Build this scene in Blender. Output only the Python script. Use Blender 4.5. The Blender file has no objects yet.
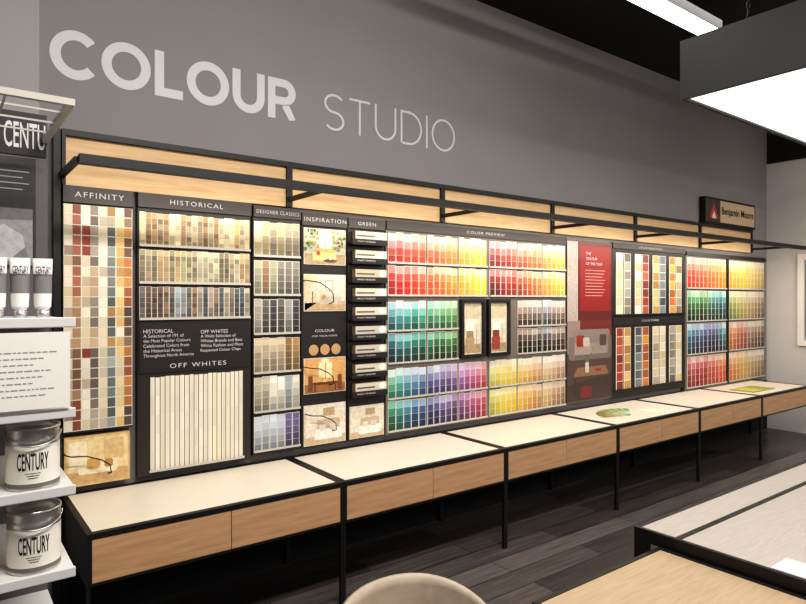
import bpy, math, random, colorsys, bmesh
from mathutils import Vector
random.seed(7)
scene = bpy.context.scene
scene.view_settings.view_transform = 'Standard'
try: scene.view_settings.look = 'Medium High Contrast'
except Exception: pass
COL = scene.collection

# ------------------------------------------------------------ materials
def lin(c):
    return tuple(((v/12.92) if v <= 0.04045 else ((v+0.055)/1.055)**2.4) for v in c)
def rgb(r, g, b):
    return lin((r/255, g/255, b/255))
def newmat(name):
    m = bpy.data.materials.new(name); m.use_nodes = True
    return m, m.node_tree.nodes, m.node_tree.links, m.node_tree.nodes['Principled BSDF']
def plain(name, c, rough=0.5, metal=0.0, var=0.06, scale=20):
    m, n, l, b = newmat(name)
    tc = n.new('ShaderNodeTexCoord'); no = n.new('ShaderNodeTexNoise'); no.inputs['Scale'].default_value = scale
    l.new(tc.outputs['Object'], no.inputs['Vector'])
    mx = n.new('ShaderNodeMixRGB')
    mx.inputs[1].default_value = (*[v*(1-var) for v in c], 1); mx.inputs[2].default_value = (*[min(1, v*(1+var)) for v in c], 1)
    l.new(no.outputs['Fac'], mx.inputs[0]); l.new(mx.outputs[0], b.inputs['Base Color'])
    b.inputs['Roughness'].default_value = rough; b.inputs['Metallic'].default_value = metal
    return m
def woodmat(name, c1, c2, rough=0.5, stretch=(1.2, 14, 14)):
    m, n, l, b = newmat(name)
    tc = n.new('ShaderNodeTexCoord'); mp = n.new('ShaderNodeMapping'); mp.inputs['Scale'].default_value = stretch
    l.new(tc.outputs['Object'], mp.inputs['Vector'])
    no = n.new('ShaderNodeTexNoise'); no.inputs['Scale'].default_value = 3.0; no.inputs['Detail'].default_value = 6; no.inputs['Distortion'].default_value = .6
    l.new(mp.outputs[0], no.inputs['Vector'])
    cr = n.new('ShaderNodeValToRGB'); cr.color_ramp.elements[0].position = .3; cr.color_ramp.elements[1].position = .7
    cr.color_ramp.elements[0].color = (*c1, 1); cr.color_ramp.elements[1].color = (*c2, 1)
    l.new(no.outputs['Fac'], cr.inputs[0]); l.new(cr.outputs[0], b.inputs['Base Color'])
    b.inputs['Roughness'].default_value = rough
    return m
def emis(name, c, s):
    m = bpy.data.materials.new(name); m.use_nodes = True
    n = m.node_tree.nodes; n.clear()
    e = n.new('ShaderNodeEmission'); o = n.new('ShaderNodeOutputMaterial')
    e.inputs[0].default_value = (*c, 1); e.inputs[1].default_value = s
    m.node_tree.links.new(e.outputs[0], o.inputs[0]); return m

M_wall = plain('wall_paint', rgb(138, 134, 133), .85, var=.04, scale=3)
M_pil = plain('pilaster_paint', rgb(160, 157, 156), .85, var=.03, scale=3)
M_end = plain('end_wall_paint', rgb(206, 201, 197), .8, var=.03, scale=3)
M_dark = plain('dark_trim_and_shade', rgb(15, 14, 14), .8)
M_ceil = plain('ceiling_paint', rgb(15, 15, 16), .9)
M_black = plain('black_steel', rgb(14, 12, 11), .5)
M_board = plain('black_board', rgb(26, 22, 21), .55)
M_head = plain('header_grey', rgb(68, 61, 58), .55)
M_frame = plain('charcoal_board', rgb(42, 35, 32), .5)
M_white = plain('white_laminate', rgb(236, 232, 225), .35, var=.02)
M_top = plain('bench_laminate', rgb(222, 211, 194), .4, var=.05, scale=9)
M_shelf = plain('white_shelf_paint', rgb(212, 210, 207), .4, var=.02)
M_rack = plain('grey_acrylic', rgb(190, 184, 174), .3)
M_rackd = plain('grey_backing', rgb(112, 104, 94), .5)
M_ply = woodmat('plywood', rgb(204, 164, 116), rgb(224, 190, 144), .6)
M_drawer = woodmat('oak_veneer', rgb(176, 134, 96), rgb(200, 160, 120), .5)
M_pale = woodmat('pale_ash', rgb(160, 151, 142), rgb(178, 170, 161), .6, (3, 90, 90))
M_tan = woodmat('tan_oak', rgb(160, 136, 108), rgb(178, 155, 126), .6, (3, 70, 70))
M_chair = woodmat('bleached_ply', rgb(162, 146, 128), rgb(180, 164, 146), .5, (3, 10, 10))
M_lettW = plain('lettering_white', rgb(204, 201, 200), .6, var=.02)
M_lettG = plain('lettering_grey', rgb(205, 198, 196), .6, var=.02)
M_ink = plain('ink_black', rgb(20, 19, 20), .6)
M_metal = plain('tin', rgb(200, 198, 194), .32, .85)
M_box = plain('fixture_grey', rgb(54, 53, 55), .6)
M_light = emis('light_panel', (1.0, .98, .95), 1.4)
M_tube = emis('light_tube', (1.0, .98, .96), 4.0)

M_print, _n, _l, _b = newmat('printed_card')
_a = _n.new('ShaderNodeAttribute'); _a.attribute_name = 'Col'
_l.new(_a.outputs['Color'], _b.inputs['Base Color']); _b.inputs['Roughness'].default_value = .5
M_photo, _n, _l, _b = newmat('printed_photograph')
_a = _n.new('ShaderNodeAttribute'); _a.attribute_name = 'Col'
_t = _n.new('ShaderNodeTexCoord')
_v = _n.new('ShaderNodeTexNoise'); _v.inputs['Scale'].default_value = 45; _v.inputs['Detail'].default_value = 3; _l.new(_t.outputs['Object'], _v.inputs['Vector'])
_r = _n.new('ShaderNodeValToRGB'); _r.color_ramp.elements[0].position = .35; _r.color_ramp.elements[0].color = (.6, .57, .54, 1); _r.color_ramp.elements[1].position = .6; _r.color_ramp.elements[1].color = (1.0, 1.0, 1.0, 1); _l.new(_v.outputs['Fac'], _r.inputs[0])
_x = _n.new('ShaderNodeMixRGB'); _x.blend_type = 'MULTIPLY'; _x.inputs[0].default_value = .45
_l.new(_a.outputs['Color'], _x.inputs[1]); _l.new(_r.outputs[0], _x.inputs[2]); _l.new(_x.outputs[0], _b.inputs['Base Color']); _b.inputs['Roughness'].default_value = .45

M_floor, n, l, b = newmat('floor_planks')
tc = n.new('ShaderNodeTexCoord'); br = n.new('ShaderNodeTexBrick')
br.inputs['Scale'].default_value = 1; br.inputs['Brick Width'].default_value = 1.3; br.inputs['Row Height'].default_value = .17
br.inputs['Mortar Size'].default_value = .003
br.inputs['Color1'].default_value = (*rgb(96, 89, 86), 1); br.inputs['Color2'].default_value = (*rgb(60, 56, 54), 1); br.inputs['Mortar'].default_value = (.006, .006, .006, 1)
l.new(tc.outputs['Object'], br.inputs['Vector'])
mp = n.new('ShaderNodeMapping'); mp.inputs['Scale'].default_value = (1.5, 22, 1); l.new(tc.outputs['Object'], mp.inputs['Vector'])
no = n.new('ShaderNodeTexNoise'); no.inputs['Scale'].default_value = 2; no.inputs['Detail'].default_value = 8; l.new(mp.outputs[0], no.inputs['Vector'])
mx = n.new('ShaderNodeMixRGB'); mx.blend_type = 'OVERLAY'; mx.inputs[0].default_value = .8
l.new(br.outputs['Color'], mx.inputs[1]); l.new(no.outputs['Fac'], mx.inputs[2]); l.new(mx.outputs[0], b.inputs['Base Color'])
b.inputs['Roughness'].default_value = .36

# ------------------------------------------------------------ builders
class B:
    def __init__(s): s.v = []; s.f = []; s.c = []; s.sm = []
    def quad(s, p, col=(1, 1, 1), smooth=False):
        i = len(s.v); s.v += [Vector(q) for q in p]; s.f.append(tuple(range(i, i+len(p)))); s.c.append(col); s.sm.append(smooth)
        return s
    def box(s, x0, x1, y0, y1, z0, z1, col=(1, 1, 1)):
        if y0 > y1: y0, y1 = y1, y0
        i = len(s.v)
        s.v += [Vector(q) for q in ((x0, y0, z0), (x1, y0, z0), (x1, y1, z0), (x0, y1, z0), (x0, y0, z1), (x1, y0, z1), (x1, y1, z1), (x0, y1, z1))]
        for f in ((0, 3, 2, 1), (4, 5, 6, 7), (0, 1, 5, 4), (1, 2, 6, 5), (2, 3, 7, 6), (3, 0, 4, 7)):
            s.f.append(tuple(i+k for k in f)); s.c.append(col); s.sm.append(False)
        return s
    def front(s, x0, x1, z0, z1, y, col):
        return s.quad([(x0, y, z0), (x1, y, z0), (x1, y, z1), (x0, y, z1)], col)
    def poly(s, pts, y, col):
        return s.quad([(p[0], y, p[1]) for p in pts], col)
    def disc(s, cx, cz, rx, rz, y, col, n=20):
        return s.poly([(cx+rx*math.cos(2*math.pi*k/n), cz+rz*math.sin(2*math.pi*k/n)) for k in range(n)], y, col)
    def rrect(s, x0, x1, z0, z1, r, y, col):
        pts = []
        for (cx, cz, a) in ((x1-r, z0+r, -90), (x1-r, z1-r, 0), (x0+r, z1-r, 90), (x0+r, z0+r, 180)):
            for k in range(6): t = math.radians(a+90*k/5); pts.append((cx+r*math.cos(t), cz+r*math.sin(t)))
        return s.poly(pts, y, col)
    def lathe(s, cx, cy, prof, col=(1, 1, 1), n=32, cols=None):
        i = len(s.v); m = len(prof)
        for k in range(n):
            a = 2*math.pi*k/n
            for r, z in prof: s.v.append(Vector((cx+r*math.cos(a), cy+r*math.sin(a), z)))
        for k in range(n):
            k2 = (k+1) % n
            for j in range(m-1):
                s.f.append((i+k*m+j, i+k2*m+j, i+k2*m+j+1, i+k*m+j+1)); s.c.append(cols[j] if cols else col); s.sm.append(True)
        return s
    def tube(s, pts, r, n=8, closed=False):
        P = [Vector(p) for p in pts]; i = len(s.v); m = len(P)
        for k, p in enumerate(P):
            a = P[(k-1) % m] if (k or closed) else p; c = P[(k+1) % m] if (k < m-1 or closed) else p
            t = (c-a).normalized(); up = Vector((0, 0, 1)) if abs(t.z) < .9 else Vector((0, 1, 0))
            e1 = t.cross(up).normalized(); e2 = e1.cross(t)
            for q in range(n):
                w = 2*math.pi*q/n; s.v.append(p+e1*(r*math.cos(w))+e2*(r*math.sin(w)))
        for k in range(m if closed else m-1):
            k2 = (k+1) % m
            for q in range(n):
                q2 = (q+1) % n
                s.f.append((i+k*n+q, i+k*n+q2, i+k2*n+q2, i+k2*n+q)); s.c.append((1, 1, 1)); s.sm.append(True)
        if not closed:
            s.f.append(tuple(i+q for q in range(n))); s.c.append((1, 1, 1)); s.sm.append(False)
            s.f.append(tuple(i+(m-1)*n+q for q in range(n-1, -1, -1))); s.c.append((1, 1, 1)); s.sm.append(False)
        return s
    def make(s, name, mat, parent=None, label=None, bevel=0):
        lo = Vector([min(v[k] for v in s.v) for k in range(3)]); hi = Vector([max(v[k] for v in s.v) for k in range(3)])
        c = (lo+hi)/2; c.z = lo.z if parent is None else c.z
        me = bpy.data.meshes.new(name); me.from_pydata([v-c for v in s.v], [], s.f)
        me.materials.append(mat)
        for p, sm in zip(me.polygons, s.sm): p.use_smooth = sm
        if mat in (M_print, M_photo):
            ca = me.color_attributes.new('Col', 'FLOAT_COLOR', 'CORNER')
            for p in me.polygons:
                for li in p.loop_indices: ca.data[li].color = (*s.c[p.index], 1)
        o = bpy.data.objects.new(name, me); COL.objects.link(o)
        if parent is not None:
            o.parent = parent; o.location = c-parent.location
        else: o.location = c
        if label: o['label'] = label
        if bevel:
            md = o.modifiers.new('b', 'BEVEL'); md.width = bevel; md.segments = 2; md.limit_method = 'ANGLE'
        return o
def tag(o, label, cat, group=None):
    o['label'] = label; o['category'] = cat
    if group: o['group'] = group
    return o
def thing(name, loc, label, cat, group=None):
    e = bpy.data.objects.new(name, None); e.location = loc; e.empty_display_size = .1; COL.objects.link(e)
    return tag(e, label, cat, group)
def struct(o): o['kind'] = 'structure'; return o

def textmesh(txt, bold=0.0, space=1.0):
    cu = bpy.data.curves.new('t', 'FONT'); cu.body = txt; cu.size = 1; cu.offset = bold; cu.resolution_u = 3; cu.space_character = space
    ob = bpy.data.objects.new('t', cu); COL.objects.link(ob)
    dg = bpy.context.evaluated_depsgraph_get(); dg.update()
    me = bpy.data.meshes.new_from_object(ob.evaluated_get(dg))
    vs = [v.co.copy() for v in me.vertices]; fs = [tuple(p.vertices) for p in me.polygons]
    bpy.data.objects.remove(ob); bpy.data.curves.remove(cu); bpy.data.meshes.remove(me)
    x0 = min(v.x for v in vs); x1 = max(v.x for v in vs); y0 = min(v.y for v in vs); y1 = max(v.y for v in vs)
    return [((v.x-x0)/(x1-x0), (v.y-y0)/(y1-y0)) for v in vs], fs, (x1-x0)/(y1-y0)
def text(txt, x0, x1, z0, z1, y, mat, parent, name='lettering', bold=0.0, mapper=None, space=1.0):
    vs, fs, ar = textmesh(txt, bold, space)
    if x1 is None: x1 = x0+(z1-z0)*ar
    b = B()
    for a, c in vs:
        x = x0+a*(x1-x0); z = z0+c*(z1-z0)
        b.v.append(Vector(mapper(x, z) if mapper else (x, y, z)))
    b.f = fs; b.c = [(0, 0, 0)]*len(fs); b.sm = [False]*len(fs)
    return b.make(name, mat, parent)

# ------------------------------------------------------------ room
X0, X1, YF = -3.0, 8.32, -7.0
struct(B().box(X0, X1+.1, YF, .16, -.1, 0).make('floor', M_floor))
struct(B().box(.40, X1, .06, .16, 0, 3.9).make('wall_back', M_wall))
struct(B().box(X0, .395, -.0, .16, 0, 3.9).make('wall_left', M_pil))
struct(B().box(X1, X1+.1, YF, .16, 0, 3.3).make('wall_right', M_end))
struct(B().box(X1-.02, X1+.1, YF, .05, 3.3, 3.9).make('trim_1', M_dark))
struct(B().box(X0, X1+.1, YF, .16, 3.9, 4.0).make('ceiling', M_ceil))
struct(B().box(.49, X1-.02, .045, .06, 0, .60).make('under_bench_shade', M_dark))  # dark sheet standing in for the shade under the benches
w = bpy.data.objects.new('window_1', None); w.location = (X1, -.95, 1.05); COL.objects.link(w); struct(w)
b = B()
yA, yB, zA, zB = -.30, -1.6, 1.05, 2.15
for (a, c, d, e) in ((yA, yB, zB-.07, zB), (yA, yB, zA, zA+.07), (yA, yA-.07, zA+.07, zB-.07), (yB+.07, yB, zA+.07, zB-.07), ((yA+yB)/2+.02, (yA+yB)/2-.02, zA+.07, zB-.07)):
    b.box(X1-.03, X1, min(a, c), max(a, c), d, e)
struct(b.make('window_frame', M_white, w))
struct(B().box(X1-.012, X1-.002, yB+.07, yA-.07, zA+.07, zB-.07).make('window_pane', plain('window_glass', rgb(130, 130, 134), .35), w))

# ------------------------------------------------------------ upper plywood fascia
BAY = [.49+1.22*i for i in range(7)]
for i in range(6):
    a, c = BAY[i], BAY[i+1]
    e = thing('fascia_panel', (a+.61, .03, 2.17), 'plywood fascia panel in a black steel frame above the paint display', 'panel', 'plywood fascia panels')
    B().box(a+.018, c-.018, .02, .058, 2.165, 2.405).make('panel', M_ply, e)
    f = B().box(a+.001, c-.001, .0, .058, 2.405, 2.435)
    f.box(a+.001, a+.018, .0, .058, 2.165, 2.405).box(c-.018, c-.001, .0, .058, 2.165, 2.405)
    f.make('steel_frame', M_black, e)
e = thing('light_rail', (4.15, -.43, 2.16), 'long black steel light rail on arms in front of the display', 'light rail')
B().box(.49, 8.1, -.47, -.42, 2.185, 2.225).make('rail', M_black, e)
for i, x in enumerate(BAY):
    B().box(x-.012, x+.012, -.42, .0, 2.195, 2.22).make('arm', M_black, e)
tag(B().box(.455, .485, .0, .058, 0, 2.435).make('steel_post', M_black), 'black steel post framing the end of the paint display', 'post')

# ------------------------------------------------------------ bench
for i in range(6):
    a, c = BAY[i]+.001, BAY[i+1]-.001
    e = thing('display_bench', (a+.61, -.3, 0), 'low bench with cream top, oak drawers and black steel frame', 'bench', 'display benches along the wall')
    f = B().box(a, c, -.62, -.59, .622, .645).box(a, c, .01, .04, .622, .645)
    f.box(a, a+.025, -.59, .01, .622, .645).box(c-.025, c, -.59, .01, .622, .645)
    f.box(a, c, -.62, -.59, .430, .440).box(a, a+.018, -.59, .04, .430, .622).box(c-.018, c, -.59, .04, .430, .622)
    f.box(a, a+.018, -.62, -.59, .440, .622).box(c-.018, c, -.62, -.59, .440, .622)
    f.make('steel_frame', M_black, e)
    B().box(a+.018, c-.018, -.585, .03, .430, .44).make('bottom_panel', M_board, e)
    B().box(a+.025, c-.025, -.59, .01, .625, .641).make('bench_top', M_top, e)
    m = (a+c)/2
    B().box(a+.020, m-.002, -.617, -.595, .442, .620).make('drawer', M_drawer, e)
    B().box(m+.002, c-.020, -.617, -.595, .442, .620).make('drawer', M_drawer, e)
    for x in (a, c-.014):
        for y in (-.615, .015):
            B().box(x, x+.014, y, y+.02, 0, .43).make('leg', M_black, e)

# ------------------------------------------------------------ paint cards
REST = B()
WHITE = rgb(232, 225, 210)
def card(x0, x1, z0, z1, cols, label, group, border=.003, y=-.002, name='paint_chip_card', rest=False):
    b = REST if rest else B()
    b.box(x0, x1, y, 0.0, z0, z1, WHITE)
    n = len(cols); h = (z1-z0-border*1.5)/n
    for k, c in enumerate(cols):
        zt = z1-border-k*h
        b.front(x0+border, x1-border, zt-h+border*.5, zt, y-.0006, c)
    if not rest:
        tag(b.make(name, M_print), label, 'paint card', group)
def board(name, x0, x1, z0, z1, label, mat=M_frame, head=None, hz=None, tx=None, cat='display board', hm=None):
    e = thing(name, ((x0+x1)/2, .02, z0), label, cat)
    B().box(x0+.003, x1-.003, .001, .044, z0, z1).make('back_panel', mat, e)
    if head:
        B().box(x0+.003, x1-.003, -.012, .001, hz, z1).make('header', hm or M_head, e)
        h = (z1-hz)*.33; zc = (z1+hz)/2
        a, c = tx
        text(head, a, c, zc-h/2, zc+h/2, -.0135, M_lettG, e, bold=0, space=1.25)
    return e
def ledge(e, x0, x1, z, mat=M_rack, dep=.014):
    B().box(x0, x1, -dep, .001, z-.005, z).box(x0, x1, -dep-.002, -dep, z-.005, z+.008).make('ledge', mat, e)
def hsv(h, s, v): return lin(colorsys.hsv_to_rgb(h % 1, max(0, min(1, s)), max(0, min(1, v))))
def hx(s): return lin(tuple(int(s[i:i+2], 16)/255 for i in (0, 2, 4)))
def sc(c, f, mxv=.85): return tuple(min(mxv, v*f) for v in c)

# Board A
e = board('color_chip_board', .491, .818, .945, 2.16, 'tall narrow board of small square colour chips with dark header', M_frame, 'AFFINITY', 2.078, (.545, .77))
acol = [['d9cbb0', 'b9a488', 'e6dcc8', 'cdbb9a', '9c8a74'],
        ['8a4a38', 'a8664c', '7c5a48', 'b08a68', '94503c', 'a07c60'],
        ['e8dfcc', 'd8c8aa', 'e2d6bc', 'c9b696', '94402c'],
        ['a39a8c', '7c7066', 'b6a894', '8c8478', '6a5c54', 'c0a684'],
        ['ece4d2', 'dccdb0', 'd2c6b4', 'bcae9a'],
        ['8a8c84', '9ca49c', '707a74', '5c605e', 'a89c88', 'b0864c'],
        ['e6d2a0', 'dcb878', 'e8e0cc', 'c8a060', 'd4c4a4'],
        ['6c5244', 'a0603c', 'b87a44', '564a44', '8a705c', 'c48c50']]
NC, NR = 8, 22
cw = (.818-.491-.012)/NC; ch = (2.070-.955)/NR
for c in range(NC):
    prev = random.choice(acol[c])
    for r in range(NR):
        if random.random() < .65: prev = random.choice(acol[c])
        f = random.uniform(.8, 1.08)
        x = .497+c*cw; z = .955+r*ch
        gl = .0028 if c % 2 == 0 else .0003; gr = .0003 if c % 2 == 0 else .0028
        b = B().box(x+.0002, x+cw-.0002, -.004, .0005, z+.0004, z+ch-.0004, WHITE)
        b.front(x+gl, x+cw-gr, z+.004, z+ch-.0012, -.0046, sc(hx(prev), f))
        tag(b.make('paint_chip', M_print), 'small square colour chip fixed in a grid on the board', 'paint chip', 'chips on the square-chip board')
e = thing('brochure_pocket', (.65, .0, .66), 'cream and yellow printed pocket with bent black wire holder', 'brochure pocket')
b = B().box(.50, .80, .0, .03, .68, .925, rgb(216, 182, 124)); y = -.001
b.front(.51, .79, .70, .915, y, rgb(236, 210, 156)).front(.51, .79, .70, .75, y-.0005, rgb(206, 170, 116))
b.rrect(.52, .60, .77, .90, .004, y-.001, rgb(250, 234, 198)).rrect(.68, .77, .80, .90, .004, y-.001, rgb(222, 190, 134))
b.rrect(.56, .74, .735, .80, .015, y-.0015, rgb(246, 230, 194)).rrect(.60, .66, .76, .81, .01, y-.002, rgb(212, 166, 98)).rrect(.68, .72, .76, .80, .01, y-.002, rgb(190, 140, 84))
b.make('poster', M_photo, e)
def wire(e, x0, x1, zt, zb, out=.06):
    B().tube([(x0, .0, zt), (x0, -out*.6, zt), (x0+.02, -out, zt-.005), (x0+(x1-x0)*.45, -out, zt-.012), (x0+(x1-x0)*.8, -out, zt-(zt-zb)*.35), (x1-.005, -out, (zt+zb)/2-.01), (x1, -out, zb+.01), (x1, -out*.5, zb), (x1, 0, zb)], .0032).make('wire_holder', M_black, e)
wire(e, .50, .70, .85, .73)

# Board B
e = board('color_card_board', .836, 1.462, .677, 2.16, 'dark board with three rows of heritage colour cards and off-white strips', M_frame, 'HISTORICAL', 2.085, (1.0, 1.29))
hist = [['d4b888', 'c09a60', 'dcc898', 'ae8a5c', 'e2d2a8', '9c7c50', 'd0a868', 'bca888', 'a89474', 'd8c094'],
        ['ae9268', '98906a', 'c0a67c', '887e5c', 'aaa486', 'ccb48c', '7c7254', '9c8a70', 'b6b494', '8c907c'],
        ['7c8284', '5e5a56', '94897c', '4c5258', '766858', '90989c', '58463a', '806850', '343c44', 'a49a88']]
rows = [(1.885, 2.068), (1.69, 1.873), (1.50, 1.678)]
for ri, (z0, z1) in enumerate(rows):
    N = 20; w_ = .604/N
    for k in range(N):
        base = hx(random.choice(hist[ri]))
        cols = [sc(base, 1.4 if q == 0 else random.uniform(.5, 1.2)) for q in range(6)]
        x = .847+k*w_
        card(x+.0006, x+w_-.0006, z0, z1-.006-random.uniform(0, .006), cols, 'narrow heritage colour card with muted swatches on a ledge', 'heritage colour cards', border=.0018)
    ledge(e, .845, 1.453, z0)
B().box(.846, 1.452, -.006, .001, 1.215, 1.485).make('information_panel', M_board, e)
def lines(ls, x, z, h, gap, parent):
    for k, s in enumerate(ls):
        hh = h*(1.15 if k == 0 else (1.25 if any(c in s for c in 'gpqyj') else 1))
        text(s, x, None, z-hh-k*gap, z-k*gap, -.0075, M_lettG, parent, bold=.0)
lines(['HISTORICAL', 'A Selection of 191 of', 'the Most Popular Colours', 'Celebrated Colors from', 'the Historical Areas', 'Throughout North America'], .865, 1.445, .017, .026, e)
lines(['OFF WHITES', 'A Wide Selection of', 'Whites Brands and Best', 'White Fashion and Most', 'Requested Colour Chips'], 1.165, 1.435, .017, .026, e)
text('OFF WHITES', 1.0, 1.31, 1.236, 1.260, -.0075, M_lettG, e, bold=0, space=1.25)
for k in range(20):
    x = .90+k*.0256
    base = hx(random.choice(['e8e0ca', 'ece5d4', 'e2d9c2', 'e6decc', 'eadfc2', 'ded6c4']))
    cols = [sc(base, random.uniform(.9, 1.02), .9) for _ in range(5)]
    card(x+.0018, x+.0238, .70, 1.195-random.uniform(0, .006), cols, 'long off-white colour strip standing on a ledge', 'off-white strips', border=.0012)
ledge(e, .895, 1.415, .70)

# Board C
e = board('color_card_board', 1.470, 1.782, .69, 2.15, 'narrow board with six stacked rows of classic colour cards', M_frame, 'DESIGNER CLASSICS', 2.085, (1.49, 1.765))
pc = [['cdbb94', 'b4a078', '948870', 'd4c8ac', '7c7462'], ['6f6a60', 'a49074', '8a6c50', '646a60', '8a8a72', 'b49a6c', '7c5a46'], ['7c7c78', '4c4844', '5e6468', '908a80', '34343a'],
      ['c09c5c', 'a88048', '8c6c40', 'd0b47c', '7a5c34', 'a09078'], ['cac6ba', 'a4a4a0', '848c90', 'bcb8aa', '94907c'], ['485c80', '7888a0', '323e5c', '98a4b4', '545074', 'a0a8b0', '404858']]
for r in range(6):
    z1 = 2.072-r*.228; z0 = z1-.215
    for k in range(6):
        x = 1.478+k*.0493; base = hx(random.choice(pc[r]))
        cols = [sc(base, f*random.uniform(.85, 1.15)) for f in (1.7, 1.35, 1.05, .8, .6)]
        card(x+.001, x+.0483, z0, z1-.008-random.uniform(0, .008), cols, 'narrow designer colour card with stepped swatches', 'classic colour cards')
    ledge(e, 1.476, 1.775, z0)

# Board D
e = board('literature_board', 1.785, 2.112, .69, 2.135, 'black literature board with pictures and wire brochure holders', M_board, 'INSPIRATION', 2.06, (1.80, 2.10))
def picture(z0, z1, kind, x0=1.80, x1=2.10, par=None):
    b = B().box(x0, x1, -.006, .0, z0, z1, rgb(218, 208, 190)); h = z1-z0; W = x1-x0; y = -.0068
    def R(a, c, d, f, col, q=0, r=.003): b.rrect(x0+a*W, x0+c*W, z0+d*h, z0+f*h, r, y-q*.0005, col)
    def P(pts, col, q=1): b.poly([(x0+a*W, z0+c*h) for a, c in pts], y-q*.0005, col)
    def D(a, c, rx, rz, col, q=1): b.disc(x0+a*W, z0+c*h, rx*W, rz*h, y-q*.0005, col, 14)
    if kind == 0:
        R(.02, .98, .3, .98, rgb(206, 206, 176)); P([(.02, .02), (.98, .02), (.98, .3), (.02, .3)], rgb(176, 152, 116)); R(.36, .64, .45, .92, rgb(244, 246, 236), 1); R(.49, .51, .45, .92, rgb(180, 176, 160), 2, .001)
        for k in range(60):
            s_ = random.choice((0, 1)); D((.18 if s_ == 0 else .82)+random.uniform(-.15, .15), random.uniform(.4, .95), random.uniform(.015, .045), random.uniform(.02, .055), random.choice([rgb(96, 124, 62), rgb(140, 156, 84), rgb(76, 96, 52), rgb(170, 176, 100), rgb(206, 150, 130)]), 2+k*.03)
        R(.2, .75, .12, .34, rgb(240, 222, 132), 4.5, .01); R(.26, .45, .28, .46, rgb(226, 206, 116), 4.2, .008); R(.52, .70, .28, .46, rgb(226, 206, 116), 4.2, .008); D(.33, .32, .05, .07, rgb(196, 80, 66), 5); D(.62, .12, .16, .05, rgb(92, 72, 52), 5.5); D(.62, .19, .03, .05, rgb(230, 226, 214), 6)
    elif kind == 1:
        P([(.02, .02), (.98, .02), (.98, .98), (.02, .98)], rgb(226, 214, 192), 0); P([(.02, .02), (.98, .02), (.98, .28), (.02, .22)], rgb(196, 166, 122)); P([(.02, .02), (.3, .23), (.3, .98), (.02, .98)], rgb(214, 196, 162))
        R(.5, .68, .55, .85, rgb(196, 160, 110), 2); R(.52, .66, .58, .82, rgb(238, 232, 218), 3); R(.36, .9, .18, .40, rgb(196, 184, 164), 3, .01); R(.38, .62, .32, .48, rgb(212, 202, 184), 2.5, .01); R(.64, .88, .32, .48, rgb(212, 202, 184), 2.5, .01); D(.46, .38, .05, .07, rgb(200, 140, 70), 4); D(.2, .62, .07, .08, rgb(250, 240, 214), 3); R(.19, .21, .15, .56, rgb(90, 74, 58), 2.8, .001)
    elif kind == 2:
        P([(.02, .02), (.98, .02), (.98, .98), (.02, .98)], rgb(222, 170, 106), 0); P([(.02, .02), (.98, .02), (.98, .26), (.02, .26)], rgb(160, 106, 62)); R(.34, .66, .42, .88, rgb(250, 228, 180), 2); R(.49, .51, .42, .88, rgb(180, 130, 80), 3, .001); D(.5, .92, .1, .05, rgb(255, 240, 200), 3.5)
        R(.18, .82, .24, .31, rgb(108, 64, 38), 4, .002); R(.24, .27, .05, .24, rgb(84, 52, 32), 4, .001); R(.73, .76, .05, .24, rgb(84, 52, 32), 4, .001); R(.1, .2, .06, .5, rgb(124, 76, 46), 4.5, .006); R(.8, .9, .06, .5, rgb(124, 76, 46), 4.5, .006); D(.5, .36, .07, .06, rgb(236, 196, 116), 5)
    elif kind == 4:
        P([(.02, .02), (.98, .02), (.98, .98), (.02, .98)], rgb(226, 216, 198), 0); P([(.02, .02), (.98, .02), (.98, .2), (.02, .2)], rgb(200, 178, 146)); R(.3, .85, .3, .62, rgb(200, 178, 148), 2, .008); R(.25, .9, .12, .38, rgb(242, 236, 226), 3, .01); R(.35, .52, .34, .5, rgb(220, 208, 190), 4, .008); R(.6, .77, .34, .5, rgb(220, 208, 190), 4, .008); R(.45, .72, .7, .9, rgb(184, 158, 122), 2); D(.13, .55, .06, .07, rgb(250, 236, 206), 3)
    return b.make('picture', M_photo, par or e)
picture(1.82, 2.045, 0); picture(1.53, 1.76, 1)
for cx_ in (1.87, 1.95, 2.03):
    B().disc(cx_, 1.29, .034, .034, -.003, rgb(190, 150, 100)).make('swatch_dot', M_print, e)
text('COLOUR', 1.88, 2.02, 1.40, 1.417, -.002, M_lettG, e); text('FOR YOUR HOME', 1.86, 2.04, 1.37, 1.381, -.002, M_lettG, e)
picture(1.02, 1.24, 2); picture(.70, .95, 4)
wire(e, 1.80, 1.98, 1.72, 1.58); wire(e, 1.80, 1.98, 1.19, 1.07); wire(e, 1.81, 2.0, .90, .78)

# Board E
e = board('literature_rack', 2.116, 2.41, .69, 2.13, 'black slotted rack holding small colour leaflets', M_board, 'GREEN', 2.065, (2.19, 2.33))
for k in range(9):
    z = 1.965-k*.123
    B().box(2.125, 2.40, -.05, .001, z-.008, z).box(2.125, 2.40, -.052, -.046, z, z+.028).make('slot', M_board, e)
    b = B().box(2.15, 2.395, -.044, -.004, z, z+.08, rgb(130, 118, 104))
    b.front(2.15, 2.395, z+.03, z+.08, -.045, random.choice([rgb(206, 196, 176), rgb(184, 168, 140), rgb(194, 186, 172)]))
    b.front(2.16, 2.30, z+.045, z+.055, -.0455, rgb(90, 84, 80))
    b.disc(2.36, z+.055, .026, .022, -.0458, rgb(240, 234, 224), 16)
    tag(b.make('leaflet_stack', M_print), 'small stack of pale folded leaflets in a black slot', 'leaflets', 'leaflets in the slotted rack')
    text('PAINT FINISHES', 2.16, 2.30, z+.008, z+.018, -.053, M_lettG, e)
picture(.70, .91, 4, 2.13, 2.40)

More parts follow.
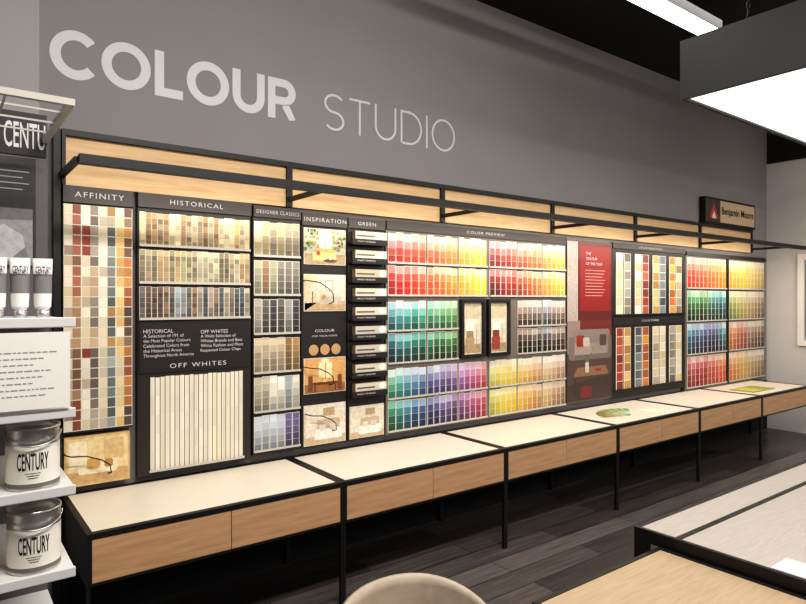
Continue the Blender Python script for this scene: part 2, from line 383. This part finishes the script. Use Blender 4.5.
# Board F
cols6 = [(2.435, 2.768), (2.780, 3.065), (3.077, 3.362), (3.395, 3.697), (3.709, 3.998), (4.010, 4.298)]
e = board('color_wall_board', 2.418, 4.312, .69, 2.135, 'wide pale rack of rainbow-ordered colour cards in three tiers', M_rackd, 'COLOR PREVIEW', 2.075, (3.15, 3.55))
tiers = [(1.625, 2.068), (1.165, 1.605), (.705, 1.145)]
pal = {(0, 0): [(.0, .85, .64), (.015, .9, .76), (.035, .9, .84)], (0, 1): [(.045, .9, .84), (.065, .9, .87), (.09, .9, .87)], (0, 2): [(.105, .86, .86), (.125, .84, .86), (.15, .8, .82)],
       (0, 3): [(.985, .78, .40), (.008, .84, .54), (.025, .86, .62)], (0, 4): [(.04, .78, .58), (.06, .82, .7), (.08, .82, .77)], (0, 5): [(.095, .8, .8), (.115, .82, .84), (.13, .8, .84)],
       (1, 0): [(.53, .8, .28), (.49, .85, .30), (.46, .85, .32)], (1, 1): [(.43, .8, .30), (.39, .7, .30), (.32, .6, .34)], (1, 4): [(.04, .5, .17), (.07, .35, .2), (.08, .2, .15)], (1, 5): [(.6, .15, .16), (.08, .25, .26), (.07, .45, .25)],
       (2, 0): [(.44, .7, .36), (.54, .75, .40), (.60, .75, .36)], (2, 1): [(.64, .58, .38), (.70, .5, .38), (.77, .5, .38)], (2, 2): [(.83, .5, .42), (.91, .62, .55), (.97, .72, .62)],
       (2, 3): [(.16, .66, .66), (.145, .76, .78), (.13, .78, .80)], (2, 4): [(.12, .74, .80), (.10, .70, .76), (.085, .62, .68)], (2, 5): [(.11, .46, .72), (.09, .46, .64), (.07, .46, .56)]}
def lerp3(K, t):
    t *= 2; i = min(1, int(t)); f = t-i
    r = [K[i][q]+(K[i+1][q]-K[i][q])*f for q in range(3)]
    d = ((K[i+1][0]-K[i][0]+.5) % 1)-.5
    r[0] = (K[i][0]+d*f) % 1
    return r
for ti, (tz0, tz1) in enumerate(tiers):
    hh = (tz1-tz0)/2
    for ci, (cx0, cx1) in enumerate(cols6):
        if (ti, ci) not in pal: continue
        N = 5; w_ = (cx1-cx0)/N
        for sub in range(2):
            z1 = tz1-sub*hh; z0 = z1-hh+.005
            for k in range(N):
                h, s_, v_ = lerp3(pal[(ti, ci)], k/(N-1))
                cols = []; jit = random.uniform(-.08, .08)
                for q, p in enumerate((.14, .38, .66, .9) if sub == 0 else (.3, .7, .98, 1.15)):
                    p = max(.05, p+jit+random.uniform(-.03, .03))
                    cols.append(hsv(h+random.uniform(-.006, .006), s_*min(1, p)**.7, .9+(v_-.9)*p))
                x = cx0+k*w_
                card(x+.0015, x+w_-.0015, z0, z1-.006-random.uniform(0, .012), cols, 'colour card with swatches from pale to saturated', 'rainbow colour cards', border=.0032)
            ledge(e, cx0-.002, cx1+.002, z0)
for (a, c) in ((3.085, 3.325), (3.36, 3.60)):
    f = thing('framed_poster', ((a+c)/2, -.01, 1.20), 'small poster in black frame with interior picture', 'framed poster', 'framed posters on the colour rack')
    b = B().box(a, c, -.03, .0005, 1.17, 1.195).box(a, c, -.03, .0005, 1.58, 1.605).box(a, a+.025, -.03, .0005, 1.195, 1.58).box(c-.025, c, -.03, .0005, 1.195, 1.58)
    b.make('frame', M_black, f)
    p = B().box(a+.025, c-.025, -.012, .0005, 1.195, 1.58, rgb(226, 214, 190)); y = -.0128
    p.front(a+.035, c-.035, 1.205, 1.27, y, rgb(186, 156, 118)); p.rrect(a+.05, c-.05, 1.46, 1.56, .003, y, rgb(206, 188, 156)); p.rrect(a+.06, c-.10, 1.36, 1.43, .003, y, rgb(240, 234, 220))
    p.rrect(a+.05, a+.14, 1.22, 1.32, .01, y-.0005, rgb(156, 70, 50) if a > 3.2 else rgb(178, 154, 118)); p.rrect(a+.06, a+.13, 1.30, 1.37, .008, y-.0004, rgb(136, 60, 44) if a > 3.2 else rgb(158, 136, 104)); p.front(a+.16, a+.163, 1.24, 1.42, y-.0005, rgb(70, 56, 46)); p.disc(a+.162, 1.43, .022, .016, y-.0008, rgb(246, 232, 196))
    p.make('print', M_photo, f)

# Poster G
e = thing('wall_poster', (4.64, .0, .70), 'large red and grey poster with photograph of a sofa and table', 'poster')
b = B().box(4.322, 4.965, -.005, .044, .70, 2.12, rgb(84, 70, 66)); y = -.0056
b.front(4.325, 4.47, 1.42, 2.11, y, rgb(178, 164, 156)); b.front(4.47, 4.96, 1.42, 2.11, y, rgb(96, 30, 26))
b.front(4.325, 4.96, 1.13, 1.42, y-.0003, rgb(112, 40, 34)); b.front(4.325, 4.50, 1.13, 1.42, y-.0004, rgb(150, 132, 122)); b.front(4.325, 4.96, .72, 1.13, y-.0003, rgb(66, 50, 46))
b.poly([(4.325, .86), (4.96, .94), (4.96, 1.13), (4.325, 1.13)], y-.0004, rgb(86, 66, 60))
b.rrect(4.40, 4.93, 1.19, 1.34, .03, y-.0008, rgb(140, 124, 116)); b.rrect(4.38, 4.66, 1.12, 1.22, .02, y-.0012, rgb(164, 148, 140)); b.rrect(4.655, 4.94, 1.12, 1.22, .02, y-.0012, rgb(152, 136, 128))
b.rrect(4.345, 4.42, 1.08, 1.28, .025, y-.0016, rgb(128, 112, 104)); b.rrect(4.90, 4.957, 1.08, 1.28, .025, y-.0016, rgb(116, 102, 96)); b.front(4.36, 4.94, 1.075, 1.12, y-.0014, rgb(118, 104, 98))
b.rrect(4.45, 4.56, 1.19, 1.29, .015, y-.002, rgb(150, 44, 34)); b.rrect(4.78, 4.88, 1.19, 1.29, .015, y-.002, rgb(84, 68, 64)); b.rrect(4.54, 4.63, 1.19, 1.27, .015, y-.0022, rgb(196, 182, 170))
b.poly([(4.40, .93), (4.92, .93), (4.86, 1.01), (4.46, 1.01)], y-.002, rgb(138, 104, 80)); b.front(4.40, 4.92, .91, .93, y-.0021, rgb(84, 62, 50))
b.front(4.42, 4.44, .76, .91, y-.0021, rgb(60, 46, 38)); b.front(4.88, 4.90, .76, .91, y-.0021, rgb(60, 46, 38))
b.rrect(4.57, 4.62, .96, 1.05, .01, y-.0026, rgb(206, 194, 182)); b.disc(4.76, .975, .05, .014, y-.0026, rgb(160, 42, 32)); b.disc(4.595, 1.08, .035, .035, y-.0025, rgb(100, 108, 76))
b.rrect(4.50, 4.66, .74, .84, .02, y-.0022, rgb(116, 38, 32))
b.make('print', M_photo, e)
B().front(4.49, 4.94, 1.50, 2.08, -.0076, rgb(132, 22, 18)).make('red_panel', M_print, e)
for k, s in enumerate(['THE', 'COLOUR', 'OF THE YEAR']):
    text(s, 4.58, 4.58+[.07, .16, .24][k], 2.00-k*.045, 2.024-k*.045, -.0082, M_lettW, e)
for k in range(9):
    B().front(4.57, 4.86-.02*(k % 3), 1.86-k*.028, 1.865-k*.028, -.0082, rgb(215, 165, 155)).make('print_line', M_print, e)

# Board H
e = board('color_strip_board', 4.975, 6.258, .69, 2.13, 'black board with tall colour strips in two tiers', M_board, 'COLOR SELECTIONS', 2.08, (5.4, 5.8))
fam = [['d8ccb0', 'c8b890', 'e0d8c4'], ['8c8478', '6c665e', 'a49c90'], ['e6dcc4', 'd0b888'], ['a03828', 'b8583c', '7c3028'], ['c89858', 'a87840', 'dcb880'], ['5c6870', '7c8488', '444c54'], ['c8742c', 'dc9c3c', 'a85828'], ['b0a088', '8c7454', 'd0c0a0']]
for t_, (z0, z1) in enumerate(((1.46, 2.04), (.76, 1.34))):
    for k in range(8):
        x = 5.01+k*.152+(.028 if k % 2 == 0 else 0)
        b = B().box(x, x+.108, -.004, .0, z0, z1, WHITE)
        hh = (z1-z0)/7
        for q in range(7):
            c_ = hx(random.choice(fam[(k+t_*3) % 8])); f_ = random.uniform(.8, 1.05)
            b.front(x+.006, x+.102, z1-(q+1)*hh+.003, z1-q*hh-.003, -.0046, sc(c_, f_))
        tag(b.make('color_strip', M_print), 'tall strip of stacked colour swatches on a black board', 'colour strip', 'tall colour strips')
    ledge(e, 4.99, 6.24, z0, M_black)
B().box(4.99, 6.24, -.006, .001, 1.36, 1.44).make('label_band', M_board, e)
text('COLOR STORIES', 5.45, 5.75, 1.392, 1.41, -.0075, M_lettG, e)

# Board I
e = board('color_wall_board', 6.27, 8.13, .648, 2.11, 'far pale rack of colour cards in four tiers of rainbow order', M_rackd)
B().box(6.273, 8.127, -.012, .001, 2.07, 2.11).make('header', M_black, e)
B().box(7.15, 7.19, -.012, .001, .66, 2.07).make('divider', M_black, e)
cI = [(6.30, 6.72, 5), (6.73, 7.14, 5), (7.21, 7.65, 5), (7.66, 8.10, 5)]
pI = [[[(.02, .84, .72), (.035, .86, .78), (.05, .86, .82)], [(.06, .88, .82), (.075, .88, .85), (.09, .86, .85)], [(.10, .84, .86), (.115, .8, .86), (.13, .76, .84)], [(.13, .66, .84), (.12, .56, .8), (.11, .48, .76)]],
      [[(.40, .75, .26), (.36, .7, .28), (.31, .6, .32)], [(.45, .75, .28), (.49, .75, .3), (.52, .75, .32)], [(.20, .5, .5), (.16, .55, .6), (.13, .55, .66)], [(.11, .46, .68), (.09, .44, .6), (.08, .42, .5)]],
      [[(.54, .75, .32), (.58, .75, .32), (.62, .7, .34)], [(.66, .55, .34), (.60, .6, .34), (.52, .6, .36)], [(.07, .76, .74), (.055, .74, .68), (.04, .7, .6)], [(.08, .4, .5), (.07, .42, .42), (.06, .45, .34)]],
      [[(.97, .7, .52), (.99, .8, .56), (.0, .84, .6)], [(.015, .84, .64), (.03, .84, .7), (.05, .82, .74)], [(.07, .76, .76), (.09, .7, .76), (.11, .66, .76)], [(.11, .5, .7), (.10, .46, .62), (.08, .45, .52)]]]
for r in range(4):
    z1 = 2.06-r*.350; z0 = z1-.335
    for c in range(4):
        x0, x1, N = cI[c]; w_ = (x1-x0)/N
        for k in range(N):
            h, s_, v_ = lerp3(pI[r][c], k/(N-1)); jit = random.uniform(-.1, .1)
            cols = [hsv(h+random.uniform(-.006, .006), s_*min(1, p+jit)**.7, .9+(v_-.9)*(p+jit)) for p in (.2, .5, .8, 1.0, 1.15)]
            card(x0+k*w_+.003, x0+(k+1)*w_-.003, z0, z1-.010, cols, '', '', border=.004, rest=True)
        ledge(e, x0, x1, z0)
o = REST.make('paint_chip_card', M_print); tag(o, 'remaining rows of colour cards on the farthest rack', 'paint card', 'rainbow colour cards'); o['kind'] = 'stuff'

# ------------------------------------------------------------ brand sign
e = thing('sign', (7.24, .03, 2.436), 'small tan sign in black frame with red triangle emblem', 'sign')
B().box(6.66, 7.84, -.01, .05, 2.436, 2.73).make('sign_frame', M_black, e)
B().box(6.69, 7.81, -.016, -.01, 2.465, 2.705).make('sign_face', plain('sign_tan', rgb(196, 168, 134), .5), e)
B().box(6.69, 6.98, -.0165, -.016, 2.465, 2.705).make('emblem_ground', plain('sign_brown', rgb(60, 44, 38), .5), e)
B().poly([(6.73, 2.50), (6.94, 2.50), (6.835, 2.675)], -.0175, rgb(176, 56, 36)).make('emblem', M_print, e)
B().poly([(6.785, 2.50), (6.885, 2.50), (6.835, 2.585)], -.0185, rgb(226, 210, 190)).make('emblem', M_print, e)
text('Benjamin Moore', 7.01, 7.78, 2.53, 2.64, -.0175, M_ink, e, bold=.02)

# ------------------------------------------------------------ big wall lettering
def arc(cx, cz, rx, rz, a0, a1, n=28):
    return [(cx+rx*math.cos(math.radians(a0+(a1-a0)*k/n)), cz+rz*math.sin(math.radians(a0+(a1-a0)*k/n))) for k in range(n+1)]
def glyph(ch, w, H, s):
    h = s/2
    if ch == 'O': return [(arc(w/2, H/2, w/2-h, H/2-h, 0, 360, 48)[:-1], True)]
    if ch == 'C': return [(arc(w*.55, H/2, w*.55-h, H/2-h, 42, 318, 40), False)]
    if ch == 'L': return [([(h, H), (h, h), (w, h)], False)]
    if ch == 'U':
        r = w/2-h; return [([(h, H)]+arc(w/2, h+r*1.0, r, r, 180, 360, 24)+[(w-h, H)], False)]
    if ch == 'R':
        r = (H*.64-h-h)/2; zc = H-h-r
        return [([(h, 0), (h, H-h), (w*.5, H-h)]+arc(w-h-r-.005, zc, r, r, 90, -90, 20)+[(s, zc-r)], False), ([(w*.60, zc-r-h*.98), (w-h*1.1, -.002)], False)]
    if ch == 'T': return [([(0, H-h), (w, H-h)], False), ([(w/2, H-s), (w/2, 0)], False)]
    if ch == 'I': return [([(w/2, 0), (w/2, H)], False)]
    if ch == 'D':
        rx = min(w*.62, H/2)-h
        return [([(h, h), (h, H-h), (w-h-rx, H-h)]+arc(w-h-rx, H/2, rx, H/2-h, 90, -90, 28)+[(s, h)], False)]
    if ch == 'S':
        r = H/4-h/2
        top = arc(w/2, H-h-r, w/2-h, r, 35, 270, 24); bot = arc(w/2, h+r, w/2-h, r, 90, -145, 24)
        return [(top+bot[1:], False)]
def stroke(b, pts, s, closed, ox, oz, y0, y1):
    P = [Vector(p) for p in pts]; m = len(P); Ls = []; Rs = []
    for k in range(m):
        d1 = (P[k]-P[k-1]).normalized() if (k or closed) else None
        d2 = (P[(k+1) % m]-P[k]).normalized() if (k < m-1 or closed) else None
        if d1 is None: d1 = d2
        if d2 is None: d2 = d1
        n1 = Vector((-d1.y, d1.x)); n2 = Vector((-d2.y, d2.x)); nn = (n1+n2).normalized()
        q = min(2, 1/max(.3, nn.dot(n1)))
        Ls.append(P[k]+nn*(s/2*q)); Rs.append(P[k]-nn*(s/2*q))
    for k in range(m if closed else m-1):
        j = (k+1) % m
        b.quad([(ox+v.x, y0, oz+max(0, v.y)) for v in (Rs[k], Rs[j], Ls[j], Ls[k])])
def word(txt, widths, x, gap, z, H, s, mat, label):
    e = thing('wall_lettering', (x, .06, z), label, 'lettering')
    for ch, w_ in zip(txt, widths):
        b = B()
        for pts, cl in glyph(ch, w_, H, s): stroke(b, pts, s, cl, x, z, .0585, .06)
        b.make('letter', mat, e); x += w_+gap
word('COLOUR', [.212, .242, .150, .242, .200, .190], .445, .0205, 2.70, .245, .049, M_lettW, 'bold white capital lettering reading COLOUR on the grey wall')
word('STUDIO', [.15, .165, .18, .19, .014, .225], 1.98, .038, 2.692, .235, .015, M_lettW, 'thin white capital lettering reading STUDIO on the grey wall')

# ------------------------------------------------------------ ceiling lights
e = thing('pendant_light_box', (5.1, -2.3, 2.9), 'large hanging light box with dark sides and glowing underside', 'light box')
xa, xb, ya, yb = 3.863, 7.2, -3.6, -1.268
B().box(xa, xb, yb-.03, yb, 2.9, 3.27).box(xa, xb, ya, ya+.03, 2.9, 3.27).box(xa, xa+.03, ya+.03, yb-.03, 2.9, 3.27).box(xb-.03, xb, ya+.03, yb-.03, 2.9, 3.27).box(xa, xb, ya, yb, 3.27, 3.28).make('housing', M_box, e)
B().box(xa+.03, xb-.03, ya+.03, yb-.03, 2.915, 2.93).make('diffuser', M_light, e)
for (x, y) in ((4.3, -1.5), (6.9, -1.5), (4.3, -3.3), (6.9, -3.3)):
    b = B()
    for k in range(15):
        z = 3.28+k*.0415; w_ = .011
        pts = [(x+(w_*math.cos(a) if k % 2 else 0), y+(0 if k % 2 else w_*math.cos(a)), z+.021+.026*math.sin(a)) for a in [2*math.pi*q/10 for q in range(10)]]
        b.tube(pts, .004, 6, True)
    b.make('chain', M_black, e)
e = thing('ceiling_light', (3.6, -.95, 3.7), 'long white linear ceiling light', 'ceiling light')
B().box(2.2, 4.9, -1.04, -.87, 3.71, 3.78).make('housing', M_box, e)
B().box(2.22, 4.88, -1.03, -.88, 3.70, 3.71).make('diffuser', M_tube, e)
for x in (2.6, 4.5): B().box(x-.01, x+.01, -.965, -.945, 3.78, 3.9).make('hanger', M_black, e)

# ------------------------------------------------------------ product shelf unit
sx0, sx1 = -.55, .342; yb_, yf_ = -.70, -1.28
e = thing('product_shelf', (-.1, -.99, 0), 'white retail shelf unit with black header sign and cantilever shelves', 'shelf unit')
B().box(sx0, sx1, yb_, yb_+.03, 0, 2.30).make('back_panel', plain('unit_back', rgb(92, 90, 91), .6), e)
B().box(sx0, sx1-.005, yb_-.005, yb_, 2.14, 2.30).make('header', M_board, e)
text('CENTU', .200, .333, 2.165, 2.262, -.7065, M_lettW, e, bold=.01)
p = B().box(sx0, sx1-.04, yb_-.004, yb_, 1.72, 2.13, rgb(52, 50, 52)); y = yb_-.0048
p.front(sx0+.01, sx1-.05, 1.73, 1.92, y, rgb(150, 148, 150)); p.poly([(sx0+.01, 1.86), (sx1-.05, 1.90), (sx1-.05, 1.94), (sx0+.01, 1.94)], y-.0003, rgb(110, 108, 110)); p.poly([(.13, 1.73), (.28, 1.73), (.26, 1.84), (.20, 1.88), (.15, 1.85)], y-.0006, rgb(184, 182, 184)); p.poly([(.20, 1.73), (.28, 1.73), (.27, 1.80)], y-.0009, rgb(126, 124, 126))
p.make('poster', M_photo, e)
for k in range(4): B().front(.16, .28-.02*(k % 2), 2.075-k*.022, 2.079-k*.022, yb_-.0055, rgb(150, 150, 152)).make('print_line', M_print, e)
b = B().box(sx0, sx1, yf_, yf_+.02, 2.195, 2.215).box(sx1-.02, sx1, yf_+.02, yb_, 2.195, 2.215).box(sx0, sx0+.02, yf_+.02, yb_, 2.195, 2.215)
for q in range(3): b.box(sx0+.02, sx1-.02, yf_+.13+q*.15, yf_+.134+q*.15, 2.20, 2.206)
for q in (-.3, 0, .16): b.box(q, q+.006, yf_+.02, yb_, 2.195, 2.2)
b.make('canopy_frame', M_rack, e)
for z, yy in ((1.54, yf_), (1.265, yf_+.0), (1.03, yf_), (.78, yf_), (.50, yf_), (.15, yf_)):
    s = B().box(sx0, sx1, yy, yb_, z-.015, z).box(sx0, sx1, yy-.012, yy, z-.022, z+.008)
    s.make('shelf', M_shelf, e, bevel=.003)
e2 = thing('notice_sign', (.1, -1.30, 1.29), 'white printed notice hanging from the shelf front', 'notice')
B().box(-.15, .325, -1.302, -1.295, 1.28, 1.505).make('sheet', M_white, e2)
for k in range(8):
    b = B(); x = .095
    while x < .27-.02*(k % 3):
        w_ = random.uniform(.006, .02); b.front(x, x+w_, 1.445-k*.018, 1.4485-k*.018, -1.3027, rgb(150, 148, 146)); x += w_+.004
    b.make('print_line', M_print, e2)
def tubeobj(x, y):
    e = thing('paint_sample_tube', (x, y, 1.54), 'white sample tube with grey band standing cap down on the shelf', 'tube', 'sample tubes on the shelf')
    B().lathe(x, y, [(0, 1.54), (.018, 1.54), (.019, 1.57), (0, 1.57)]).make('cap', M_metal, e)
    b = B(); n = 24; rings = [(.017, .017, 1.57), (.023, .022, 1.58), (.025, .020, 1.62), (.026, .012, 1.68), (.027, .003, 1.715), (.027, .002, 1.728)]
    for k in range(n):
        a0 = 2*math.pi*k/n; a1 = 2*math.pi*(k+1)/n
        for j in range(len(rings)-1):
            r0, r1 = rings[j], rings[j+1]
            col = rgb(120, 116, 114) if j == 2 else rgb(232, 230, 226)
            b.quad([(x+r0[0]*math.cos(a0), y+r0[1]*math.sin(a0), r0[2]), (x+r0[0]*math.cos(a1), y+r0[1]*math.sin(a1), r0[2]), (x+r1[0]*math.cos(a1), y+r1[1]*math.sin(a1), r1[2]), (x+r1[0]*math.cos(a0), y+r1[1]*math.sin(a0), r1[2])], col, True)
    b.make('tube_body', M_print, e)
    text('CENTURY', x-.021, x+.021, 1.680, 1.703, y-.0175, M_ink, e, bold=.02)
for x in (.085, .145, .205, .265): tubeobj(x, -1.2)
def can(x, y, z):
    e = thing('paint_can', (x, y, z), 'silver tin paint can with white label reading CENTURY and wire handle', 'paint can', 'paint cans on the shelves')
    r = .072; H = .187
    B().lathe(x, y, [(0, z), (r, z), (r+.002, z+.004), (r, z+.008), (r, z+H-.012), (r+.003, z+H-.008), (r+.003, z+H), (r-.004, z+H), (r-.006, z+H-.006), (r-.02, z+H-.006), (r-.022, z+H-.001), (0, z+H-.001)], n=40).make('tin_body', M_metal, e)
    B().lathe(x, y, [(r+.0008, z+.010), (r+.0008, z+.022), (r+.0008, z+.135)], n=40, cols=[rgb(110, 106, 102), rgb(232, 226, 215)]).make('label_wrap', M_print, e)
    a0 = math.atan2(-3.4-y, 0-x)
    def mp(px, pz):
        a = a0+px/r; return (x+(r+.0018)*math.cos(a), y+(r+.0018)*math.sin(a), pz)
    text('CENTURY', -.042, .042, z+.062, z+.114, 0, M_ink, e, bold=.01, mapper=mp)
    for k in range(3): B().quad([mp(-.02+.004*k, z+.052-k*.007), mp(0, z+.052-k*.007), mp(0, z+.054-k*.007), mp(-.02+.004*k, z+.054-k*.007)], rgb(90, 88, 86)).quad([mp(0, z+.052-k*.007), mp(.02-.004*k, z+.052-k*.007), mp(.02-.004*k, z+.054-k*.007), mp(0, z+.054-k*.007)], rgb(90, 88, 86)).make('print_line', M_print, e)
    pts = [(x+math.cos(a0-math.pi/2)*(r+.004)*math.cos(t)+math.cos(a0)*(r+.012)*math.sin(t), y+math.sin(a0-math.pi/2)*(r+.004)*math.cos(t)+math.sin(a0)*(r+.012)*math.sin(t), z+.165-.03*math.sin(t)) for t in [math.pi*k/16 for k in range(17)]]
    B().tube(pts, .0022, 6).make('wire_handle', M_metal, e)
can(.24, -1.19, 1.03); can(.243, -1.19, .78); can(.06, -1.19, 1.03); can(.06, -1.19, .78)

# ------------------------------------------------------------ tables
def table(name, x0, x1, y0, y1, zt, mat, label, panels=None, th=.04):
    e = thing(name, ((x0+x1)/2, (y0+y1)/2, 0), label, 'table')
    r = .016
    f = B().box(x0, x1, y0, y0+r, zt-th, zt).box(x0, x1, y1-r, y1, zt-th, zt).box(x0, x0+r, y0+r, y1-r, zt-th, zt).box(x1-r, x1, y0+r, y1-r, zt-th, zt)
    if panels:
        for p in panels: f.box(x0+r, x1-r, p-.01, p+.01, zt-th, zt)
    f.make('steel_frame', M_black, e)
    ys = [y0+r]+([q for p in (panels or []) for q in (p-.01, p+.01)])+[y1-r]
    for k in range(0, len(ys), 2):
        B().box(x0+r, x1-r, ys[k], ys[k+1], zt-th+.005, zt-.003).make('tabletop', mat, e)
    for x in (x0, x1-.04):
        for y in (y0, y1-.04):
            B().box(x, x+.04, y, y+.04, 0, zt-th).make('leg', M_black, e)
    return e
table('work_table', 1.34, 1.99, -3.05, -2.225, .75, M_tan, 'tan oak work table with black steel edge')
table('work_table', 2.00, 4.2, -2.95, -2.125, .79, M_pale, 'pale ash work table with black steel frame and two top panels', [-2.28], th=.045)
tag(B().box(2.025, 2.135, -2.69, -2.57, .7875, .7895).make('card', M_white), 'blank white card lying on the pale table', 'card')

# ------------------------------------------------------------ chair
cx, cy = 1.025, -2.18
e = thing('chair', (cx, cy, 0), 'bentwood chair with curved pale plywood shell and black legs', 'chair')
def sheet(fn, nu, nv, th, name, mat, nrm):
    b = B()
    G = [[Vector(fn(u/nu, v/nv)) for v in range(nv+1)] for u in range(nu+1)]
    for u in range(nu):
        for v in range(nv):
            b.quad([G[u][v], G[u+1][v], G[u+1][v+1], G[u][v+1]], smooth=True)
    o = b.make(name, mat, e)
    bm = bmesh.new(); bm.from_mesh(o.data); bmesh.ops.remove_doubles(bm, verts=bm.verts, dist=1e-5); bm.to_mesh(o.data); bm.free()
    md = o.modifiers.new('s', 'SOLIDIFY'); md.thickness = th; md.offset = 0
    return o
def backf(u, v):
    a = math.radians(-80+160*u); s = abs(2*u-1)
    zt = .798-.10*s**2.4; zb = .56+.04*s**2
    z = zb+(zt-zb)*v
    r = .242+.02*v
    return (cx+r*math.sin(a), cy+.01+r*math.cos(a)*.88, z)
sheet(backf, 28, 8, .014, 'backrest', M_chair, None)
def seatf(u, v):
    a = 2*math.pi*u; r = .225*v
    return (cx+r*math.cos(a)*1.0, cy-.01+r*math.sin(a)*.95, .445+.02*v*v)
sheet(seatf, 32, 6, .018, 'seat', M_chair, None)
for sx in (-1, 1):
    B().tube([(cx+sx*.15, cy+.16, .455), (cx+sx*.17, cy+.205, .60)], .011).make('back_support', M_black, e)
    for sy in (-1, 1):
        B().tube([(cx+sx*.13, cy+sy*.12, .45), (cx+sx*.19, cy+sy*.18, 0)], .012).make('leg', M_black, e)

# ------------------------------------------------------------ items on bench
b = B().box(6.75, 7.25, -.47, -.22, .6415, .648, rgb(150, 152, 60)); b.quad([(6.8, -.45, .6485), (7.0, -.45, .6485), (7.0, -.25, .6485), (6.8, -.25, .6485)], rgb(196, 186, 100))
tag(b.make('brochure', M_print), 'yellow-green brochure lying on the bench top', 'brochure')
e = thing('fan_deck', (4.55, -.3, .6415), 'open fan deck of colour strips spread on the bench top', 'fan deck')
for k in range(9):
    a = math.radians(160-k*15); L = .26; w_ = .026
    d = Vector((math.cos(a), math.sin(a), 0)); p = Vector((-d.y, d.x, 0)); o = Vector((4.6, -.42, .642+k*.0018))
    b = B(); q = [o-p*w_*.6, o-p*w_+d*L, o+p*w_+d*L, o+p*w_*.6]
    for s0 in range(4):
        f0, f1 = s0/4, (s0+1)/4
        qq = [q[0].lerp(q[1], f0), q[0].lerp(q[1], f1), q[3].lerp(q[2], f1), q[3].lerp(q[2], f0)]
        b.quad(qq, hsv(.10+.025*k, .12+.12*s0, .85-.09*s0))
    b.make('color_strip', M_print, e)
e = thing('leaflet', (4.95, -.35, .6415), 'pale folded leaflet lying on the bench top', 'leaflet')
B().box(4.85, 5.05, -.50, -.34, .6415, .645, rgb(226, 220, 200)).make('page', M_print, e)

# ------------------------------------------------------------ lights
def area(name, loc, sx, sy, power, color, rot=(0, 0, 0)):
    l_ = bpy.data.lights.new(name, 'AREA'); l_.shape = 'RECTANGLE'; l_.size = sx; l_.size_y = sy; l_.energy = power; l_.color = color
    o = bpy.data.objects.new(name, l_); o.location = loc; o.rotation_euler = rot; COL.objects.link(o); return o
for i in range(6):
    area('rail_lamp', (BAY[i]+.61, -.40, 2.18), 1.15, .03, (4.2, 5.4, 7, 8, 8.5, 8.5)[i], (1, .91, .78), (math.radians(14), 0, 0))
area('fill_lamp', (1.2, -3.0, 3.85), 2.5, .3, 150, (1, .96, .92), (math.radians(15), 0, 0))  # added frontal fill for the display wall, no fixture modelled
area('fill_lamp', (4.0, -1.15, 3.84), 3.5, .2, 16, (1, .965, .93))  # extra light alongside the linear ceiling light
area('fill_lamp', (5.5, -5.2, 3.0), 4, .5, 85, (1, .96, .92), (math.radians(70), 0, 0))  # added fill from the room side, aimed at the wall, no fixture
area('fill_lamp', (7.4, -1.9, 3.80), .6, .6, 22, (1, .96, .92))  # added fill near the far end wall, no fixture modelled
wd = bpy.data.worlds.new('w'); scene.world = wd; wd.use_nodes = True
wd.node_tree.nodes['Background'].inputs[0].default_value = (1, .97, .95, 1); wd.node_tree.nodes['Background'].inputs[1].default_value = .15

cam = bpy.data.cameras.new('camera'); cam.lens = 620/806*36; cam.sensor_width = 36; cam.shift_y = -2/806; cam.clip_start = .05
co = bpy.data.objects.new('camera', cam); co.location = (0, -3.4, 1.6)
co.rotation_euler = (math.radians(90), 0, -math.atan2(.602, .798)); COL.objects.link(co); scene.camera = co
